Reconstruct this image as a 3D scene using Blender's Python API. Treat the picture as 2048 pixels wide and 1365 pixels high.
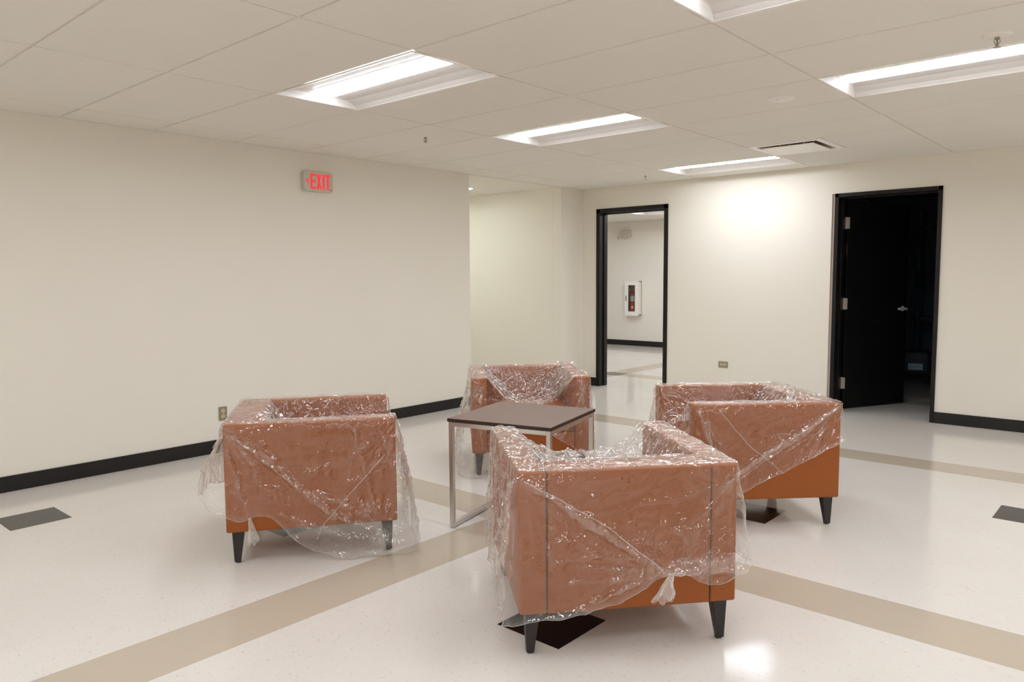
import bpy, bmesh, math, random
from mathutils import Vector, Matrix, noise
random.seed(7)
for o in list(bpy.data.objects): bpy.data.objects.remove(o, do_unlink=True)
scene = bpy.context.scene
COL = scene.collection

# ------------------------------------------------------------------ camera
CAM = Vector((5.5619, -7.6145, 1.3532))
yaw, pitch, roll = .7248, -.0849, -.0069
cy, sy, cp, sp = math.cos(yaw), math.sin(yaw), math.cos(pitch), math.sin(pitch)
Fv = Vector((-sy*cp, cy*cp, sp)); Rt = Vector((cy, sy, 0)); Up = Rt.cross(Fv)
cr, sr = math.cos(roll), math.sin(roll)
R2, U2 = cr*Rt + sr*Up, cr*Up - sr*Rt
cd = bpy.data.cameras.new('camera'); cam = bpy.data.objects.new('camera', cd); COL.objects.link(cam)
m3 = Matrix((R2, U2, -Fv)).transposed()
cam.matrix_world = Matrix.Translation(CAM) @ m3.to_4x4()
cd.sensor_width = 36; cd.lens = 1498.96/2048*36; cd.clip_start = .05; cd.clip_end = 60
scene.camera = cam

# ------------------------------------------------------------------ world, exposure
world = bpy.data.worlds.new('world'); scene.world = world; world.use_nodes = True
world.node_tree.nodes['Background'].inputs[0].default_value = (.5, .5, .5, 1)
world.node_tree.nodes['Background'].inputs[1].default_value = 0.0
scene.view_settings.view_transform = 'Standard'
scene.view_settings.look = 'None'
scene.view_settings.gamma = 1
scene.view_settings.use_curve_mapping = False
scene.view_settings.exposure = 0.0
scene.cycles.transparent_max_bounces = 24
scene.cycles.max_bounces = 14
scene.cycles.diffuse_bounces = 8
LAMP = 26.5                       # strength of the troffer lenses
LAMP_COL = (1.0, 1.05, 1.12)

H = 2.4215                        # ceiling height
T = .6096                         # ceiling module
GX, GY = 1.5927, -5.2039          # a node of the ceiling grid
FT = .3048                        # floor tile
SX, SY = 2.723, -4.627            # corner of the crossing of two beige floor stripes

# ------------------------------------------------------------------ material helpers
def s2l(c):
    return tuple(((x/12.92) if x <= .04045 else ((x+.055)/1.055)**2.4) for x in [v/255 for v in c])
class NT:
    def __init__(s, name):
        s.m = bpy.data.materials.new(name); s.m.use_nodes = True
        s.t = s.m.node_tree; s.b = s.t.nodes.get('Principled BSDF'); s.out = s.t.nodes.get('Material Output')
    def n(s, typ, **kw):
        x = s.t.nodes.new(typ)
        for k, v in kw.items(): setattr(x, k, v)
        return x
    def l(s, a, b): s.t.links.new(a, b)
    def math(s, op, a, b=None, c=None, clamp=False):
        x = s.n('ShaderNodeMath', operation=op); x.use_clamp = clamp
        for i, v in enumerate((a, b, c)):
            if v is None: continue
            if isinstance(v, (int, float)): x.inputs[i].default_value = v
            else: s.l(v, x.inputs[i])
        return x.outputs[0]
    def mix(s, fac, a, b):
        x = s.n('ShaderNodeMix', data_type='RGBA')
        for i, v in ((0, fac), (6, a), (7, b)):
            if isinstance(v, (int, float)): x.inputs[i].default_value = v
            elif isinstance(v, tuple): x.inputs[i].default_value = (*v[:3], 1)
            else: s.l(v, x.inputs[i])
        return x.outputs[2]
    def noise(s, scale, detail=3, rough=.55, vec=None, dist=0):
        x = s.n('ShaderNodeTexNoise'); x.inputs['Scale'].default_value = scale; x.inputs['Detail'].default_value = detail
        x.inputs['Roughness'].default_value = rough; x.inputs['Distortion'].default_value = dist
        if vec is not None: s.l(vec, x.inputs['Vector'])
        return x.outputs[0]
    def obco(s):
        return s.n('ShaderNodeTexCoord').outputs['Object']
    def bump(s, h, strength=.2, dist=.01):
        x = s.n('ShaderNodeBump'); x.inputs['Strength'].default_value = strength; x.inputs['Distance'].default_value = dist
        s.l(h, x.inputs['Height']); return x.outputs[0]
def simple(name, rgb, rough=.5, metal=0, nscale=0, nstr=.05, var=0.0, coat=0, spec=.5):
    t = NT(name); b = t.b; c = s2l(rgb)
    b.inputs['Base Color'].default_value = (*c, 1); b.inputs['Roughness'].default_value = rough
    b.inputs['Metallic'].default_value = metal; b.inputs['Coat Weight'].default_value = coat
    b.inputs['Specular IOR Level'].default_value = spec
    v = t.obco()
    if nscale:
        nz = t.noise(nscale, 4, .6, v)
        t.l(t.bump(nz, nstr, .004), b.inputs['Normal'])
    if var:
        nz2 = t.noise(3, 4, .6, v)
        t.l(t.mix(nz2, tuple(x*(1-var) for x in c), tuple(min(1, x*(1+var)) for x in c)), b.inputs['Base Color'])
    return t.m

M = {}
M['wall'] = simple('painted_wall', (234, 229, 218), .62, nscale=260, nstr=.08, var=.012)
M['ceil'] = simple('ceiling_tile', (233, 229, 221), .9, nscale=420, nstr=.25, var=.01)
M['grid'] = simple('ceiling_grid_paint', (226, 221, 212), .55)
M['black_base'] = simple('black_rubber_base', (15, 12, 11), .5, nscale=60, nstr=.05)
M['frame'] = simple('black_door_paint', (17, 15, 14), .42, nscale=120, nstr=.03, spec=.35)
M['leaf'] = simple('black_door_leaf', (12, 12, 13), .5, nscale=50, nstr=.03, spec=.25)
M['reveal'] = simple('grey_reveal', (190, 172, 160), .7)
M['reflector'] = simple('lamp_reflector', (214, 209, 204), .5)
M['white_enamel'] = simple('white_enamel', (240, 236, 230), .45)
M['steel'] = simple('brushed_steel', (222, 218, 214), .38, metal=1, nscale=90, nstr=.04)
M['edge'] = simple('dark_edge_band', (52, 34, 29), .45)
M['satin'] = simple('satin_lever', (225, 220, 216), .5, metal=.3)
M['hinge'] = simple('dull_steel', (190, 182, 178), .45, metal=.85)
M['leg'] = simple('espresso_wood', (38, 32, 31), .4, nscale=80, nstr=.05)
M['plate'] = simple('metal_plate', (168, 158, 142), .38, metal=.75)
M['ivory'] = simple('ivory_plastic', (205, 192, 152), .4)
M['dark'] = simple('dark_slot', (35, 30, 26), .6)
M['sign'] = simple('sign_housing', (205, 196, 186), .45)
M['red_paint'] = simple('red_enamel', (168, 24, 22), .3, coat=.3)
M['rubber'] = simple('black_rubber', (22, 22, 24), .6)
M['gauge'] = simple('grey_label', (170, 176, 164), .5)
M['paper'] = simple('white_label', (226, 210, 205), .6)
M['void'] = simple('duct_void', (176, 158, 144), .8)
M['dim_board'] = simple('dim_blue_board', (120, 132, 150), .8, var=.1)  # the storeroom's dim bluish light is put into this board colour
M['cab_in'] = simple('cabinet_inside', (120, 112, 100), .7)
M['machine'] = simple('dark_machine', (58, 70, 84), .5)  # colour raised in place of faint light in the storeroom
M['bluelabel'] = simple('pale_blue_label', (200, 225, 240), .5)
M['diffwhite'] = simple('diffuser_white', (246, 243, 238), .4)

def leather():
    t = NT('tan_leather'); v = t.obco(); b = t.b
    big = t.noise(2.5, 3, .5, v); c1 = s2l((148, 82, 37)); c2 = s2l((156, 88, 42))
    t.l(t.mix(big, c1, c2), b.inputs['Base Color'])
    b.inputs['Roughness'].default_value = .46; b.inputs['Specular IOR Level'].default_value = .25
    vo = t.n('ShaderNodeTexVoronoi'); vo.inputs['Scale'].default_value = 420; t.l(v, vo.inputs['Vector'])
    t.l(t.bump(vo.outputs['Distance'], .12, .002), b.inputs['Normal'])
    return t.m
M['leather'] = leather()
M['seam'] = simple('dark_seam', (64, 38, 28), .7)

def laminate():
    t = NT('sheen_laminate'); v = t.obco(); b = t.b
    mp = t.n('ShaderNodeMapping'); mp.inputs['Scale'].default_value = (3, 60, 3); t.l(v, mp.inputs['Vector'])
    g = t.noise(2.5, 5, .6, mp.outputs[0])
    t.l(t.mix(g, s2l((112, 92, 83)), s2l((134, 112, 102))), b.inputs['Base Color'])  # the table top's sheen is put into this lightened base colour
    b.inputs['Roughness'].default_value = .5
    t.l(t.bump(g, .08, .002), b.inputs['Normal'])
    return t.m
M['laminate'] = laminate()

def emit(name, col, st):
    t = NT(name); e = t.n('ShaderNodeEmission'); e.inputs[0].default_value = (*col, 1); e.inputs[1].default_value = st
    t.l(e.outputs[0], t.out.inputs[0]); t.t.nodes.remove(t.b); return t.m
M['lens'] = emit('lamp_lens', LAMP_COL, LAMP)
M['lens_green'] = emit('corridor_lens', (1.0, 1.08, 1.06), LAMP*1.15)
M['exit_red'] = emit('exit_letters', (1.0, .05, .055), 1.0)

def floor_mat():
    t = NT('vinyl_floor_tiles'); b = t.b
    pos = t.n('ShaderNodeNewGeometry').outputs['Position']
    sep = t.n('ShaderNodeSeparateXYZ'); t.l(pos, sep.inputs[0])
    tx = t.math('DIVIDE', t.math('SUBTRACT', sep.outputs[0], SX), FT)
    ty = t.math('DIVIDE', t.math('SUBTRACT', sep.outputs[1], SY), FT)
    ix = t.math('FLOOR', tx); iy = t.math('FLOOR', ty)
    def eq(a, k): return t.math('COMPARE', a, float(k), .1)
    def orr(a, c): return t.math('MAXIMUM', a, c)
    def andd(a, c): return t.math('MULTIPLY', a, c)
    # stripes: room, then the hall behind the back wall
    room = t.math('LESS_THAN', sep.outputs[1], .1)
    hall = t.math('SUBTRACT', 1.0, room)
    s1 = andd(andd(eq(ix, 0), t.math('LESS_THAN', iy, 9.5)), room)
    s2 = andd(eq(iy, 0), t.math('GREATER_THAN', ix, -6.5))
    s3 = andd(eq(iy, 9), room)
    def band(v, a, c): return andd(t.math('GREATER_THAN', v, a), t.math('LESS_THAN', v, c))
    h1 = andd(band(sep.outputs[0], -.42, -.12), hall)
    h2 = andd(band(sep.outputs[1], .95, 1.255), hall)
    h3 = andd(band(sep.outputs[1], 3.93, 4.06), hall)
    stripe = s1
    for q in (s2, s3, h1, h2, h3, andd(eq(ix, -8), eq(iy, -7)), andd(eq(ix, 8), eq(iy, 7))): stripe = orr(stripe, q)
    black = None
    for cx_, cy_ in ((3, -3), (-3, -3), (3, 3), (-3, 4), (7, 6), (-7, -6), (7, -6)):
        q = andd(eq(ix, cx_), eq(iy, cy_)); black = q if black is None else orr(black, q)
    hb = andd(band(sep.outputs[0], -.42, -.12), band(sep.outputs[1], .95, 1.255))
    black = orr(black, hb)
    # flecks
    wn = t.n('ShaderNodeTexWhiteNoise', noise_dimensions='2D'); cmb = t.n('ShaderNodeCombineXYZ')
    t.l(ix, cmb.inputs[0]); t.l(iy, cmb.inputs[1]); t.l(cmb.outputs[0], wn.inputs['Vector'])
    big = t.noise(1.3, 4, .6, pos)
    mp = t.n('ShaderNodeMapping'); mp.inputs['Rotation'].default_value = (0, 0, .7); mp.inputs['Scale'].default_value = (1, 3.2, 1); t.l(pos, mp.inputs['Vector'])
    f1 = t.noise(40, 4, .7, mp.outputs[0], .8)
    f2 = t.noise(14, 5, .75, pos, .3)
    fl = t.math('MULTIPLY', t.math('SUBTRACT', f1, .605, clamp=True), 11.0, clamp=True)
    fl2 = t.math('MULTIPLY', t.math('SUBTRACT', f2, .60, clamp=True), 6.0, clamp=True)
    white = t.mix(big, s2l((216, 210, 203)), s2l((224, 219, 213)))
    white = t.mix(t.math('MULTIPLY', wn.outputs[0], .16), white, s2l((211, 205, 197)))
    white = t.mix(t.math('MULTIPLY', fl, .6), white, s2l((160, 144, 128)))
    white = t.mix(t.math('MULTIPLY', fl2, .3), white, s2l((196, 184, 168)))
    beige = t.mix(big, s2l((186, 173, 155)), s2l((193, 180, 163)))
    beige = t.mix(t.math('MULTIPLY', fl, .3), beige, s2l((170, 150, 128)))
    blk = t.mix(fl, s2l((27, 23, 24)), s2l((50, 45, 44)))
    col = t.mix(stripe, white, beige); col = t.mix(black, col, blk)
    t.l(col, b.inputs['Base Color'])
    rr = t.noise(5, 4, .6, pos)
    t.l(t.math('MULTIPLY_ADD', rr, .14, .06), b.inputs['Roughness'])
    b.inputs['Specular IOR Level'].default_value = .38
    bn = t.noise(3.2, 3, .5, pos)
    t.l(t.bump(bn, .06, .01), b.inputs['Normal'])
    return t.m
M['floor'] = floor_mat()

def film(name, haze0, haze1, crinkle=1.0, gl=1.0):
    """thin clear plastic sheet: clear + a milky part + a gloss that grows at grazing angles"""
    t = NT(name); t.t.nodes.remove(t.b); v = t.obco()
    lw = t.n('ShaderNodeLayerWeight'); lw.inputs['Blend'].default_value = .5
    facing = lw.outputs['Facing']
    gat = t.n('ShaderNodeAttribute'); gat.attribute_name = 'gather'; gather = gat.outputs['Fac']
    # warped, slightly vertical coordinates for the folds
    wn = t.n('ShaderNodeTexNoise'); wn.inputs['Scale'].default_value = 4; wn.inputs['Detail'].default_value = 2; t.l(v, wn.inputs['Vector'])
    sc = t.n('ShaderNodeVectorMath', operation='SCALE'); sc.inputs['Scale'].default_value = .22; t.l(wn.outputs['Color'], sc.inputs[0])
    ad = t.n('ShaderNodeVectorMath', operation='ADD'); t.l(v, ad.inputs[0]); t.l(sc.outputs[0], ad.inputs[1])
    mp = t.n('ShaderNodeMapping'); mp.inputs['Scale'].default_value = (1, 1, .5); mp.inputs['Rotation'].default_value = (.35, .25, 0); t.l(ad.outputs[0], mp.inputs['Vector'])
    def facets(scale, slope):
        vo = t.n('ShaderNodeTexVoronoi'); vo.inputs['Scale'].default_value = scale; t.l(mp.outputs[0], vo.inputs['Vector'])
        return t.math('MULTIPLY', vo.outputs['Distance'], slope/scale)
    def mask(scale, lo, gain, off):
        mpp = t.n('ShaderNodeMapping'); mpp.inputs['Location'].default_value = (off, off, 0); t.l(v, mpp.inputs['Vector'])
        n = t.noise(scale, 2, .5, mpp.outputs[0]); return t.math('MULTIPLY', t.math('SUBTRACT', n, lo, clamp=True), gain, clamp=True)
    mA = mask(3.2, .40, 4.0, 1.3); mB = mask(4.5, .53, 6.0, 7.7); mC = mask(7.0, .58, 7.0, 3.1)
    cat = t.n('ShaderNodeAttribute'); cat.attribute_name = 'crumple'; cru = cat.outputs['Fac']
    mA = t.math('ADD', mA, cru, clamp=True); mC = t.math('ADD', mC, cru, clamp=True)
    mB = t.math('ADD', t.math('ADD', mB, gather), cru, clamp=True)
    hA = t.math('MULTIPLY', facets(8.0, .24*crinkle), t.math('MULTIPLY_ADD', mA, .85, .15))
    hB = t.math('MULTIPLY', facets(27.0, .62*crinkle), t.math('MULTIPLY_ADD', mB, .95, .0))
    hC = t.math('MULTIPLY', facets(75.0, .60*crinkle), t.math('MULTIPLY_ADD', mC, .8, .0))
    h = t.math('ADD', t.math('ADD', hA, hB), hC)
    bp = t.n('ShaderNodeBump'); bp.inputs['Strength'].default_value = 1.0; bp.inputs['Distance'].default_value = 1.0; t.l(h, bp.inputs['Height'])
    nrm = bp.outputs[0]
    diff = t.n('ShaderNodeBsdfDiffuse'); diff.inputs[0].default_value = (.90, .87, .84, 1); t.l(nrm, diff.inputs['Normal'])
    trl = t.n('ShaderNodeBsdfTranslucent'); trl.inputs[0].default_value = (.90, .87, .84, 1)
    milky = t.n('ShaderNodeMixShader'); milky.inputs[0].default_value = .45; t.l(diff.outputs[0], milky.inputs[1]); t.l(trl.outputs[0], milky.inputs[2])
    clear = t.n('ShaderNodeBsdfTransparent'); clear.inputs[0].default_value = (.985, .983, .98, 1)
    graz = t.math('POWER', facing, 3.0)
    hz = t.math('MULTIPLY_ADD', mB, haze1*.25, haze0)
    hz = t.math('ADD', hz, t.math('MULTIPLY', gather, haze1))
    hz = t.math('ADD', hz, t.math('MULTIPLY', graz, .42), clamp=True)
    mx = t.n('ShaderNodeMixShader'); t.l(hz, mx.inputs[0]); t.l(clear.outputs[0], mx.inputs[1]); t.l(milky.outputs[0], mx.inputs[2])
    gls = t.n('ShaderNodeBsdfGlossy'); gls.inputs['Roughness'].default_value = .055; gls.inputs[0].default_value = (1, 1, 1, 1); t.l(nrm, gls.inputs['Normal'])
    fr = t.math('MULTIPLY_ADD', t.math('POWER', facing, 4.0), .75*gl, .078*gl, clamp=True)
    fr = t.math('ADD', fr, t.math('MULTIPLY', gather, .10), clamp=True)
    m2 = t.n('ShaderNodeMixShader'); t.l(fr, m2.inputs[0]); t.l(mx.outputs[0], m2.inputs[1]); t.l(gls.outputs[0], m2.inputs[2])
    t.l(m2.outputs[0], t.out.inputs[0])
    return t.m
M['film'] = film('clear_plastic_film', .022, .17)
M['film_thick'] = film('gathered_plastic_film', .30, .2, 1.3, 1.2)
M['film_seam'] = film('plastic_weld_seam', .26, .10, .6, 1.0)

def glass():
    t = NT('cabinet_glass'); t.t.nodes.remove(t.b)
    a = t.n('ShaderNodeBsdfTransparent'); a.inputs[0].default_value = (.93, .95, .94, 1)
    g = t.n('ShaderNodeBsdfGlossy'); g.inputs['Roughness'].default_value = .03
    mx = t.n('ShaderNodeMixShader'); mx.inputs[0].default_value = .07
    t.l(a.outputs[0], mx.inputs[1]); t.l(g.outputs[0], mx.inputs[2]); t.l(mx.outputs[0], t.out.inputs[0]); return t.m
M['glass'] = glass()

# ------------------------------------------------------------------ mesh helpers
def box(bm, x0, x1, y0, y1, z0, z1, bev=0, seg=2, mat=None):
    """axis box, optional bevel, optional matrix"""
    t = bmesh.new()
    bmesh.ops.create_cube(t, size=1)
    for v in t.verts:
        v.co = Vector(((x0+x1)/2+v.co.x*(x1-x0), (y0+y1)/2+v.co.y*(y1-y0), (z0+z1)/2+v.co.z*(z1-z0)))
    if bev: bmesh.ops.bevel(t, geom=list(t.edges), offset=bev, segments=seg, profile=.5, affect='EDGES')
    if mat: bmesh.ops.transform(t, matrix=mat, verts=t.verts)
    join(bm, t)
def join(bm, t):
    me = bpy.data.meshes.new('t'); t.to_mesh(me); bm.from_mesh(me); t.free(); bpy.data.meshes.remove(me)
def lathe(bm, prof, seg=24, mat=None):
    t = bmesh.new(); rings = []
    for r, z in prof:
        if r < 1e-6: rings.append([t.verts.new((0, 0, z))])
        else: rings.append([t.verts.new((r*math.cos(2*math.pi*k/seg), r*math.sin(2*math.pi*k/seg), z)) for k in range(seg)])
    for a, b in zip(rings, rings[1:]):
        for k in range(seg):
            k2 = (k+1) % seg
            if len(a) == 1 and len(b) == 1: continue
            if len(a) == 1: t.faces.new((a[0], b[k2], b[k]))
            elif len(b) == 1: t.faces.new((a[k], a[k2], b[0]))
            else: t.faces.new((a[k], a[k2], b[k2], b[k]))
    if mat: bmesh.ops.transform(t, matrix=mat, verts=t.verts)
    bmesh.ops.recalc_face_normals(t, faces=t.faces)
    join(bm, t)
def tube(bm, pts, r, seg=6, closed=False):
    pts = [Vector(p) for p in pts]; n = len(pts); rings = []
    up = Vector((0, 0, 1)); rs = r if isinstance(r, (list, tuple)) else [r]*n
    for i, p in enumerate(pts):
        a = pts[(i-1) % n] if (closed or i > 0) else p
        b = pts[(i+1) % n] if (closed or i < n-1) else p
        d = (b-a).normalized() if (b-a).length > 1e-9 else Vector((1, 0, 0))
        u = d.cross(up)
        u = u.normalized() if u.length > 1e-3 else Vector((1, 0, 0))
        w = u.cross(d).normalized()
        rings.append([bm.verts.new(p+(u*math.cos(2*math.pi*k/seg)+w*math.sin(2*math.pi*k/seg))*rs[i]) for k in range(seg)])
    rng = range(n) if closed else range(n-1)
    for i in rng:
        a, b = rings[i], rings[(i+1) % n]
        for k in range(seg): bm.faces.new((a[k], a[(k+1) % seg], b[(k+1) % seg], b[k]))
    if not closed:
        bm.faces.new(rings[0][::-1]); bm.faces.new(rings[-1])
def obj(name, bm, mat, parent=None, smooth=False, recalc=True):
    if recalc: bmesh.ops.recalc_face_normals(bm, faces=bm.faces)
    me = bpy.data.meshes.new(name); bm.to_mesh(me); bm.free()
    me.materials.append(M[mat] if isinstance(mat, str) else mat)
    if smooth:
        for p in me.polygons: p.use_smooth = True
    o = bpy.data.objects.new(name, me); COL.objects.link(o)
    if parent: o.parent = parent
    return o
def smooth_by_angle(o, ang=40):
    for p in o.data.polygons: p.use_smooth = True
    o.data.set_sharp_from_angle(angle=math.radians(ang))
def thing(name, label, cat, loc=(0, 0, 0), rz=0, group=None):
    o = bpy.data.objects.new(name, None); COL.objects.link(o); o.empty_display_size = .1
    o.location = loc; o.rotation_euler = (0, 0, rz)
    o['label'] = label; o['category'] = cat
    if group: o['group'] = group
    return o
def tag(o, label, cat, group=None):
    o['label'] = label; o['category'] = cat
    if group: o['group'] = group
    return o
def struct(name, bm, mat, parent=None, label=None):
    o = obj(name, bm, mat, parent)
    if not parent: o['kind'] = 'structure'
    if label: o['label'] = label
    return o
def copy_tree(o, parent=None):
    c = o.copy(); COL.objects.link(c)
    if parent: c.parent = parent
    for ch in list(o.children): copy_tree(ch, c)
    return c

# ------------------------------------------------------------------ room shell
XR, YF = 9.4, -10.6              # right wall, wall behind the camera
DZ1, DZ2 = 2.172, 2.14           # door heads
bm = bmesh.new(); box(bm, -8.2, XR+.2, YF-.2, 5.4, -.12, 0); struct('floor', bm, 'floor')
bm = bmesh.new()
box(bm, -.15, 0, YF, -1.99, 0, H+.1)
struct('wall_left', bm, 'wall', label='long cream wall with exit sign and outlet')
bm = bmesh.new()
box(bm, -.12, .215, 0, .14, 0, H+.1); box(bm, .215, 1.201, 0, .14, DZ1, H+.1)
box(bm, 1.201, 3.003, 0, .14, 0, H+.1); box(bm, 3.003, 3.961, 0, .2, DZ2, H+.1)
box(bm, 3.961, XR, 0, .2, 0, H+.1)
struct('wall_back', bm, 'wall')
bm = bmesh.new(); box(bm, -.12, 0, -.433, 0, 0, H+.1, bev=.003); struct('wall_pier', bm, 'wall')
bm = bmesh.new(); box(bm, -8.2, -.12, -.433, 0, 0, H+.1); struct('wall_corridor', bm, 'wall')
bm = bmesh.new(); box(bm, -6.2, -.15, -2.14, -1.99, 0, H+.1); struct('wall_corridor_near', bm, 'wall')
bm = bmesh.new(); box(bm, -6.2, -6.05, -1.99, -.44, 0, H+.1); struct('wall_corridor_end', bm, 'wall')
bm = bmesh.new(); box(bm, XR, XR+.15, YF, .2, 0, H+.1); struct('wall_right', bm, 'wall')
bm = bmesh.new(); box(bm, -.15, XR+.15, YF-.15, YF, 0, H+.1); struct('wall_front', bm, 'wall')
bm = bmesh.new(); box(bm, -8.2, 2.1, 4.93, 5.08, 0, H+.1); struct('wall_hall', bm, 'wall')
bm = bmesh.new(); box(bm, -8.2, -8.05, 0, 4.93, 0, H+.1); struct('wall_hall_end', bm, 'wall')
bm = bmesh.new(); box(bm, 1.95, 2.1, .14, 4.93, 0, H+.1); struct('wall_partition', bm, 'wall')
bm = bmesh.new(); box(bm, 2.1, 7.0, 4.3, 4.4, 0, H+.1); box(bm, 6.9, 7.0, .2, 4.3, 0, H+.1); struct('wall_storeroom', bm, 'dim_board')

# ceiling: tegular tiles over a backing, holes for lamps and the diffuser
lamps = [(0, 0), (0, 3), (0, 7), (2, 0), (2, 3), (0, -4), (2, -4), (4, 3), (4, 0), (4, -4), (0, -8), (2, -8), (4, -8), (4, 7)]
vent_cell = (1, 6)
bm = bmesh.new()
G = .007                            # half gap
def tile(x0, x1, y0, y1):
    if x1-x0 < .03 or y1-y0 < .03: return
    box(bm, x0, x1, y0, y1, H-.001, H+.03, bev=.002, seg=1)
for i in range(-2, 7):
    for j in range(-9, 9):
        xa, xb = GX+i*2*T, GX+(i+1)*2*T; ya, yb = GY+j*T, GY+(j+1)*T
        if (i, j) in lamps: continue
        if (i, j) == vent_cell: xa += T
        x0, x1, y0, y1 = max(xa+G, .012), min(xb-G, XR-.012), max(ya+G, YF+.012), min(yb-G, -.012)
        if x1 > x0 and y1 > y0: tile(x0, x1, y0, y1)
# corridor and hall ceilings (same module)
for i in range(-13, 1):
    x0, x1 = -.55+(i-1)*T*1.0+G, -.55+i*T-G
    for row, (ya, yb) in enumerate(((-1.985, -1.375), (-1.375, -.766), (-.766, -.45))):
        if row == 0 and i in (-1, -2): continue
        if x0 > -6.1: tile(x0, x1, ya+G, yb-G)
for i in range(-7, 2):
    for j in range(0, 8):
        if (i, j) in ((-2, 5), (0, 2), (-4, 2), (-3, 4), (-1, 1)): continue
        xa, xb = GX-.60+i*2*T, GX-.60+(i+1)*2*T; ya, yb = .155+j*T, .155+(j+1)*T
        x0, x1, y0, y1 = max(xa+G, -8.04), min(xb-G, 1.94), ya+G, min(yb-G, 4.92)
        if x1 > x0 and y1 > y0: tile(x0, x1, y0, y1)
ceil = obj('ceiling', bm, 'ceil'); ceil['kind'] = 'structure'
bm = bmesh.new()
box(bm, -8.2, XR+.2, YF-.2, 5.4, H+.16, H+.2)
for i in range(-1, 8):
    x = GX+i*2*T
    if 0 < x < XR: box(bm, x-.012, x+.012, YF, 0, H+.006, H+.012)
x = GX+3*T; box(bm, x-.012, x+.012, GY+6*T, GY+7*T, H+.006, H+.012)
for j in range(-8, 9):
    y = GY+j*T
    if YF < y < 0: box(bm, 0, XR, y-.012, y+.012, H+.0065, H+.0125)
for x0, x1, y0, y1 in ((0, .022, YF, 0), (0, XR, -.022, 0), (XR-.022, XR, YF, 0), (0, XR, YF, YF+.022)):
    box(bm, x0, x1, y0, y1, H-.004, H+.004)
for i in range(-13, 1): box(bm, -.55+i*T-.012, -.55+i*T+.012, -1.99, -.44, H+.006, H+.012)
box(bm, -6.05, -.55, -1.387, -1.363, H+.0065, H+.0125); box(bm, -6.05, -.55, -.778, -.754, H+.0065, H+.0125)
for i in range(-7, 3):
    x = GX-.60+i*2*T
    if -8 < x < 1.95: box(bm, x-.012, x+.012, .14, 4.93, H+.006, H+.012)
for j in range(0, 8): box(bm, -8.05, 1.95, .155+j*T-.012, .155+j*T+.012, H+.0065, H+.0125)
struct('ceiling_grid', bm, 'grid', ceil)
bm = bmesh.new()
box(bm, -.545, 0, -1.99, -.433, H-.006, H+.03)
struct('trim_1', bm, 'wall')      # painted board soffit over the corridor mouth
bm = bmesh.new(); box(bm, 2.1, 7.0, .2, 4.3, H+.02, H+.06); struct('ceiling_storeroom', bm, 'dim_board')

# baseboards
BB = .103
def bb(name, boxes):
    bm = bmesh.new()
    for x0, x1, y0, y1 in boxes: box(bm, x0, x1, y0, y1, 0, BB, bev=.003, seg=1)
    struct(name, bm, 'black_base')
bb('baseboard_left', [(0, .012, YF, -1.99), (-.15, .012, -1.99, -1.978)])
bb('baseboard_back', [(.0, .215, -.012, 0), (1.201, 3.003, -.012, 0), (3.961, XR, -.012, 0)])
bb('baseboard_pier', [(0, .012, -.445, -.012), (-.12, .0, -.445, -.433)])
bb('baseboard_corridor', [(-6.05, -.12, -.445, -.433)])
bb('baseboard_right', [(XR-.012, XR, YF, 0)])
bb('baseboard_hall', [(-8.05, 1.95, 4.918, 4.93)])

# ------------------------------------------------------------------ doors
d1 = bpy.data.objects.new('door_1', None); COL.objects.link(d1); d1['kind'] = 'structure'
bm = bmesh.new()
fw = .05
def frame_profile(bm, x0, x1, z1, fw, dep, stop):
    # jambs with a rebated stop, head between
    for a, b, s in ((x0, x0+fw, 1), (x1-fw, x1, -1)):
        box(bm, a, b, -.012, .004, 0, z1, bev=.002, seg=1)                 # face
        box(bm, a, a+.012 if s > 0 else b, 0, dep, 0, z1) if s > 0 else box(bm, b-.012, b, 0, dep, 0, z1)
        if s > 0: box(bm, a, b, 0, dep, 0, z1-.01, bev=.001, seg=1); box(bm, b-.001, b+stop, dep*.45, dep*.8, 0, z1-fw)
        else: box(bm, a, b, 0, dep, 0, z1-.01, bev=.001, seg=1); box(bm, a-stop, a+.001, dep*.45, dep*.8, 0, z1-fw)
    box(bm, x0, x1, -.012, .004, z1-fw, z1, bev=.002, seg=1)
    box(bm, x0+fw, x1-fw, 0, dep, z1-fw, z1-.005)
    box(bm, x0+fw, x1-fw, dep*.45, dep*.8, z1-fw-stop, z1-fw+.001)
frame_profile(bm, .215, 1.201, DZ1, fw, .16, .014)
obj('door_frame', bm, 'frame', d1)
bm = bmesh.new(); box(bm, .2645, .2665, .085, .10, .96, 1.07); obj('strike_plate', bm, 'hinge', d1)

d2 = bpy.data.objects.new('door_2', None); COL.objects.link(d2); d2['kind'] = 'structure'
bm = bmesh.new(); box(bm, 3.003, 3.034, .012, .2, 0, DZ2); r_ = obj('reveal_strip', bm, 'reveal', d2)
bm = bmesh.new(); frame_profile(bm, 3.032, 3.961, DZ2, .036, .2, .012); obj('door_frame', bm, 'frame', d2)
LA = math.radians(64.4)
leafM = Matrix.Translation((3.094, .205, 0)) @ Matrix.Rotation(LA, 4, 'Z')
bm = bmesh.new(); box(bm, 0, .857, 0, .044, .012, 2.085, bev=.002, seg=1, mat=leafM); leaf = obj('door_leaf', bm, 'leaf', d2)
for z in (.212, 1.01, 1.81):
    bm = bmesh.new()
    box(bm, 3.070, 3.0735, .145, .197, z, z+.112)
    box(bm, -.002, .001, .004, .040, z, z+.112, mat=leafM)
    lathe(bm, [(.0001, z-.002), (.008, z-.002), (.008, z+.114), (.0001, z+.114)], 10, Matrix.Translation((3.079, .199, 0)))
    box(bm, 3.080, 3.112, .196, .1985, z, z+.112)
    obj('hinge', bm, 'hinge', leaf)
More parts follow.
